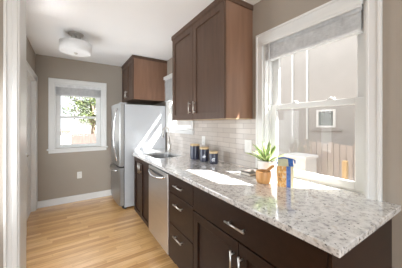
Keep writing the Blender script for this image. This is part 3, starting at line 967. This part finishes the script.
# ------------------------------------------------------------------ plant in white pot
px, py = 1.300, 1.055
t = thing('potted_plant', (px, py, CT), 'spiky variegated green plant in a white pot by the window', 'plant')
MB().lathe([(0, 0), (0.052, 0), (0.058, 0.004), (0.066, 0.06), (0.072, 0.128), (0.072, 0.134), (0.066, 0.134), (0.064, 0.120), (0.0, 0.118)], (px, py, CT), 40).build('pot', M_pot, t)
MB().lathe([(0, 0.1225), (0.030, 0.1235), (0.0635, 0.1205)], (px, py, CT), 24).build('soil', M_soil, t)
b = MB()
def leaf(b, az, elev, L, w, droop):
    n = 9
    d = Vector((math.cos(az), math.sin(az), 0))
    side = Vector((-math.sin(az), math.cos(az), 0))
    p = Vector((px, py, CT + 0.119)) + d * 0.006
    rows = []
    for k in range(n + 1):
        u = k / n
        e = elev - droop * u * u
        if k:
            p = p + (d * math.cos(e) + Vector((0, 0, 1)) * math.sin(e)) * (L / n)
        up = (Vector((0, 0, 1)) * math.cos(e) - d * math.sin(e))
        ww = w * (0.55 + 1.2 * u - 0.35 * u * u) * (1 - u ** 2.6) + 0.0006
        cup = 0.35 * ww
        rows.append([p - side * ww + up * cup, p - side * ww * 0.5 + up * cup * 0.2, p + side * ww * 0.5 + up * cup * 0.2, p + side * ww + up * cup,
                     p + side * ww * 0.5 - up * 0.0022, p - side * ww * 0.5 - up * 0.0022])
    vs = [[b.bm.verts.new(q) for q in r] for r in rows]
    ig, ip = b._mi(M_leaf), b._mi(M_leafpale)
    for r0, r1 in zip(vs, vs[1:]):
        for k in range(6):
            f = b.bm.faces.new((r0[k], r0[(k + 1) % 6], r1[(k + 1) % 6], r1[k]))
            f.material_index = ig if k in (1, 4) else ip
            f.smooth = True
    b.bm.faces.new(vs[-1]).material_index = ip
    b.bm.faces.new(list(reversed(vs[0]))).material_index = ip
for k in range(7):
    leaf(b, 0.4 + k * 2 * PI / 7, random.uniform(0.42, 0.62), random.uniform(0.16, 0.185), 0.019, random.uniform(0.0, 0.35))
for k in range(6):
    leaf(b, 0.9 + k * 2 * PI / 6, random.uniform(0.85, 1.1), random.uniform(0.16, 0.185), 0.019, 0.1)
for k in range(3):
    leaf(b, 0.2 + k * 2 * PI / 3, random.uniform(1.2, 1.4), random.uniform(0.155, 0.175), 0.017, 0.0)
b.build('leaves', None, t)

# mortar and pestle
mx, my = 1.165, 0.975
t = MB().lathe([(0, 0), (0.040, 0), (0.046, 0.004), (0.052, 0.030), (0.0535, 0.060), (0.052, 0.080), (0.050, 0.084), (0.045, 0.083), (0.043, 0.070), (0.036, 0.030), (0.018, 0.016), (0, 0.014)], (mx, my, CT), 40).build('mortar', M_mortar)
for v in t.data.vertices:
    v.co -= Vector((mx, my, CT))
t.location = (mx, my, CT)
tag(t, 'round orange-brown wooden mortar in front of the white pot', 'mortar')
pe = MB().tube([(mx - 0.012, my + 0.008, CT + 0.034), (mx - 0.004, my + 0.004, CT + 0.050), (mx + 0.026, my - 0.016, CT + 0.085), (mx + 0.058, my - 0.036, CT + 0.113), (mx + 0.066, my - 0.041, CT + 0.120)],
               [0.013, 0.0145, 0.010, 0.0120, 0.008], 14).build('pestle', M_mortar)
tag(pe, 'wooden pestle leaning in the orange-brown mortar', 'pestle')

# bag of food
bx, by = 1.225, 0.842
t = thing('food_bag', (bx, by, CT), 'orange and blue printed food bag standing beside the mortar', 'bag')
ang = math.atan2(-0.842 + 0.05, -1.225) + 0.10        # front normal azimuth, turned to the viewer
fn = Vector((math.cos(ang), math.sin(ang), 0)); sd = Vector((-math.sin(ang), math.cos(ang), 0))   # sd points to viewer's right? fixed below
if sd.dot(Vector((0.8385, -0.545, 0))) < 0:
    sd = -sd
def P(u, v, w):     # u across (right +), v depth towards viewer, w up
    return Vector((bx, by, CT)) + sd * u + fn * v + Vector((0, 0, w))
hw, hd, hh = 0.049, 0.030, 0.138
b = MB()
n = 6
def ring(w, q):     # pillow-shaped cross section
    k = 1 + 0.05 * math.sin(PI * min(w / hh, 1))
    return [P(-hw * k, hd * q, w), P(-hw * 0.3, hd * k * q * 1.12, w), P(hw * 0.12, hd * k * q * 1.12, w), P(hw * 0.66, hd * q * 1.06, w), P(hw * k, hd * q * 0.9, w),
            P(hw * k * 0.90, 0, w), P(hw * k, -hd * q, w), P(-hw * k, -hd * q, w), P(-hw * k * 0.90, 0, w)]
rg = [[b.bm.verts.new(p) for p in ring(hh * k / n, 1.0)] for k in range(n + 1)]
io, ib, ic = b._mi(M_bagor), b._mi(M_bagblue), b._mi(M_bagcream)
seg = [io, io, ib, ic, ic, ic, io, io, io]
for r0, r1 in zip(rg, rg[1:]):
    for k in range(9):
        f = b.bm.faces.new((r0[k], r0[(k + 1) % 9], r1[(k + 1) % 9], r1[k])); f.material_index = seg[k]
b.bm.faces.new(list(reversed(rg[0]))).material_index = ic
b.bm.faces.new(rg[-1]).material_index = ic
b.build('body', None, t)
b = MB()       # roof-like folded top
ridge = [P(-hw * 0.92, 0.0, 0.185), P(hw * 0.98, 0.0, 0.180)]
fr = [P(-hw * 1.0, hd, hh + 0.0005), P(hw * 0.40, hd * 1.05, hh + 0.0005), P(hw * 1.0, hd, hh + 0.0005)]
bk = [P(-hw * 1.0, -hd, hh + 0.0005), P(hw * 1.0, -hd, hh + 0.0005)]
rm = P(hw * 0.36, 0.0, 0.183)
b.quad([fr[0], fr[1], rm, ridge[0]], M_bagtop)
b.quad([fr[1], fr[2], ridge[1], rm], M_bagblue)
b.quad([bk[1], bk[0], ridge[0], ridge[1]], M_bagblue)
b.quad([fr[0], ridge[0], bk[0]], M_bagblue)
b.quad([fr[2], bk[1], ridge[1]], M_bagcream)
b.build('folded_top', None, t)
b = MB()
b.tube([ridge[0], P(0, 0, 0.189), ridge[1]], 0.0045, 8)
b.tube([ridge[1], P(hw * 1.22, 0.006, 0.174), P(hw * 1.22, 0.010, 0.155)], 0.005, 8)
b.tube([ridge[0], P(-hw * 1.12, 0.01, 0.172), P(-hw * 1.05, 0.022, 0.150)], 0.004, 8)
b.build('tin_tie', M_bagblue, t)

# books
t = thing('book', (1.30, 1.2, CT), 'grey book lying flat on the counter beside the white pot', 'book')
b = MB().box(1.205, 1.40, 1.142, 1.245, CT + 0.0035, CT + 0.0205)
b.build('pages', M_pages, t)
b = MB().box(1.200, 1.405, 1.137, 1.250, CT, CT + 0.003, 0.001).box(1.200, 1.405, 1.137, 1.250, CT + 0.021, CT + 0.024, 0.001).box(1.402, 1.405, 1.137, 1.250, CT, CT + 0.024, 0.001)
b.build('cover', M_cover, t)

# ------------------------------------------------------------------ outdoors
b = MB().box(-14, 14, -14, 30, -0.6, -0.45)
struct(b.build('ground', M_ground), 'pale gravel ground outside the windows', 'ground')
# own eave
b = MB().box(1.57, 2.0, -3.2, 4.4, 2.44, 2.56)
struct(b.build('roof_eave', M_extwhite), 'white roof eave outside over the counter windows', 'eave')

# neighbour's house beyond the side window
hx = 5.0
t = thing('house', (hx + 2, 3.0, -0.45), "neighbour's pale beige house close outside the large counter window", 'house')
MB().box(hx, hx + 4.5, -6, 11.5, -0.45, 3.35).build('wall', M_stucco, t)
MB().box(hx - 0.03, hx + 4.6, -6.1, 11.6, 3.35, 3.50, 0.01).build('roof', M_roof, t)
for yy in (2.805, 3.2, 0.6, 5.7):
    MB().box(hx - 0.035, hx - 0.0005, yy - 0.022, yy + 0.022, 0.95, 3.35, 0.004).build('trim_board', M_vinyl, t)
w = MB()
wy0, wy1, wz0, wz1 = 2.16, 2.57, 1.25, 1.66
w.box(hx - 0.04, hx - 0.0005, wy0, wy0 + 0.045, wz0, wz1).box(hx - 0.04, hx - 0.0005, wy1 - 0.045, wy1, wz0, wz1)
w.box(hx - 0.04, hx - 0.0005, wy0 + 0.04, wy1 - 0.04, wz0, wz0 + 0.04).box(hx - 0.04, hx - 0.0005, wy0 + 0.04, wy1 - 0.04, wz1 - 0.04, wz1)
w = w.build('window', M_extwhite, t)
q = MB().box(hx - 0.02, hx - 0.0008, wy0 + 0.042, wy1 - 0.042, wz0 + 0.038, wz1 - 0.038)
q.build('pane', M_extglass, w)
MB().box(hx - 0.055, hx - 0.0005, 2.04, 2.68, 1.165, 1.195, 0.005).build('sill', M_stuccolow, t)

# side fence
t = thing('fence', (3.9, 1.9, -0.45), 'weathered pinkish board fence outside the large counter window', 'fence')
yy = 0.75
k = 0
while yy < 2.05:
    h = 0.98 + random.uniform(-0.02, 0.03)
    MB().box(3.9, 3.92, yy, yy + 0.088, -0.45, h, 0.004).build('picket', M_fence, t)
    yy += 0.098
MB().box(3.9205, 3.955, 0.75, 2.05, 0.70, 0.79).build('rail', M_fence, t)
MB().box(3.9205, 3.955, 0.75, 2.05, -0.2, -0.11).build('rail', M_fence, t)

# yellow wooden post
o = MB().box(3.03, 3.09, 1.185, 1.24, -0.45, 0.82, 0.006)
o.prism([(3.03, 1.185), (3.09, 1.185), (3.09, 1.24), (3.03, 1.24)], 0.82, 0.845, 0.008)
tag(o.build('wooden_post', M_post), 'short yellow wooden post outside near the right side of the counter window', 'post')

# white planter box and dry plants
t = thing('outdoor_box', (3.5, 2.09, -0.45), 'white lidded box standing outside, behind the food bag', 'box')
MB().box(3.32, 3.68, 1.90, 2.28, -0.45, 0.73, 0.01).build('body', M_vinyl, t)
MB().box(3.30, 3.70, 1.88, 2.30, 0.7305, 0.78, 0.008).build('lid', M_extwhite, t)
def dry(x, y, h, n, label, spread=0.25):
    t = thing('dry_shrub', (x, y, -0.45), label, 'shrub', 'dry shrubs by the neighbouring wall')
    b = MB()
    for k in range(n):
        a = random.uniform(0, 2 * PI); l = random.uniform(0.6, 1.0) * h; s = random.uniform(0.05, spread)
        p0 = Vector((x + 0.03 * math.cos(a), y + 0.03 * math.sin(a), -0.45))
        p1 = p0 + Vector((s * 0.4 * math.cos(a), s * 0.4 * math.sin(a), l * 0.6))
        p2 = p0 + Vector((s * math.cos(a), s * math.sin(a), l))
        b.tube([p0, p1, p2], [0.008, 0.006, 0.002], 5)
        for q in range(5):
            u = random.uniform(0.5, 1.0)
            c = p1.lerp(p2, (u - 0.5) * 2)
            d = Vector((random.uniform(-1, 1), random.uniform(-1, 1), random.uniform(0.2, 1))).normalized() * random.uniform(0.03, 0.07)
            s2 = d.cross(Vector((0.3, 0.5, 0.2))).normalized() * 0.008
            b.quad([c, c + d * 0.5 + s2, c + d, c + d * 0.5 - s2])
    b.build('stems', M_dry, t)
dry(4.4, 3.1, 1.45, 40, 'dry shrub outside, left of the board fence', 0.5)
dry(4.45, 4.3, 1.45, 40, 'dry shrub outside, farthest from the board fence', 0.5)
dry(4.4, 2.35, 1.5, 30, 'dry shrub outside, touching the board fence end', 0.25)

# garden behind the back window
t = thing('garage', (1.2, 14.2, -0.45), 'white garage beyond the garden seen through the back window', 'garage')
MB().box(0.5, 4.3, 13.0, 17.0, -0.45, 1.55).build('wall', M_extwhite, t)
b = MB()
b.prism([(0.3, 12.8), (4.5, 12.8), (4.5, 17.2), (0.3, 17.2)], 1.55, 1.68)
b.quad([(0.3, 12.8, 1.68), (4.5, 12.8, 1.68), (4.5, 15, 2.5), (0.3, 15, 2.5)]).quad([(0.3, 17.2, 1.68), (0.3, 15, 2.5), (4.5, 15, 2.5), (4.5, 17.2, 1.68)])
b.quad([(0.3, 12.8, 1.68), (0.3, 15, 2.5), (0.3, 17.2, 1.68)]).quad([(4.5, 12.8, 1.68), (4.5, 17.2, 1.68), (4.5, 15, 2.5)])
b.build('roof', M_roof, t)
t = thing('fence', (1.0, 8.6, -0.45), 'reddish board fence in the garden behind the back window', 'fence')
xx = 0.06
while xx < 1.9:
    MB().box(xx, xx + 0.085, 8.6, 8.62, -0.45, 0.97 + random.uniform(-0.02, 0.03), 0.004).build('picket', M_redfence, t)
    xx += 0.0865
MB().box(0.06, 1.95, 8.6205, 8.66, 0.72, 0.80).build('rail', M_redfence, t)
t = thing('shed', (-0.35, 9.5, -0.45), 'small white shed left of the reddish fence through the back window', 'shed')
MB().box(-1.4, 0.02, 9.6, 10.8, -0.45, 1.02).build('wall', M_extwhite, t)
MB().box(-1.5, 0.08, 9.5, 10.9, 1.02, 1.07, 0.01).build('roof', M_bark, t)

def tree(x, y, h, r, n, label, ls=0.16):
    t = thing('tree', (x, y, -0.45), label, 'tree', 'garden trees behind the back window')
    b = MB().tube([(x, y, -0.45), (x + 0.05, y, h * 0.4), (x, y, h * 0.8)], [0.14, 0.10, 0.05], 9)
    tips = []
    for k in range(16):
        a = random.uniform(0, 2 * PI); z0 = random.uniform(0.3, 0.75) * h; e = random.uniform(0.2, 1.0)
        L = r * random.uniform(0.6, 1.05)
        p0 = Vector((x, y, z0)); p1 = p0 + Vector((math.cos(a) * math.cos(e), math.sin(a) * math.cos(e), math.sin(e))) * L
        pm = p0.lerp(p1, 0.5) + Vector((0, 0, 0.1 * L))
        b.tube([p0, pm, p1], [0.035, 0.022, 0.008], 6)
        tips += [pm, p1, p0.lerp(p1, 0.75)]
    b.build('trunk', M_bark, t)
    b = MB()
    for k in range(n):
        c = random.choice(tips) + Vector((random.gauss(0, 0.25), random.gauss(0, 0.25), random.gauss(0, 0.22))) * r * 0.55
        d = Vector((random.uniform(-1, 1), random.uniform(-1, 1), random.uniform(-0.6, 0.6))).normalized() * ls * random.uniform(0.6, 1.1)
        s = d.cross(Vector((random.uniform(-1, 1), random.uniform(-1, 1), 1.3))).normalized() * ls * 0.32
        b.quad([c, c + d * 0.5 + s, c + d, c + d * 0.5 - s])
    b.build('foliage', M_tree, t)
tree(0.95, 11.3, 2.9, 1.25, 2600, 'green leafy tree behind the back window, right of its middle', 0.13)
tree(-2.3, 12.6, 2.9, 0.9, 420, 'sparse tree behind the back window, left of the leafy one', 0.13)
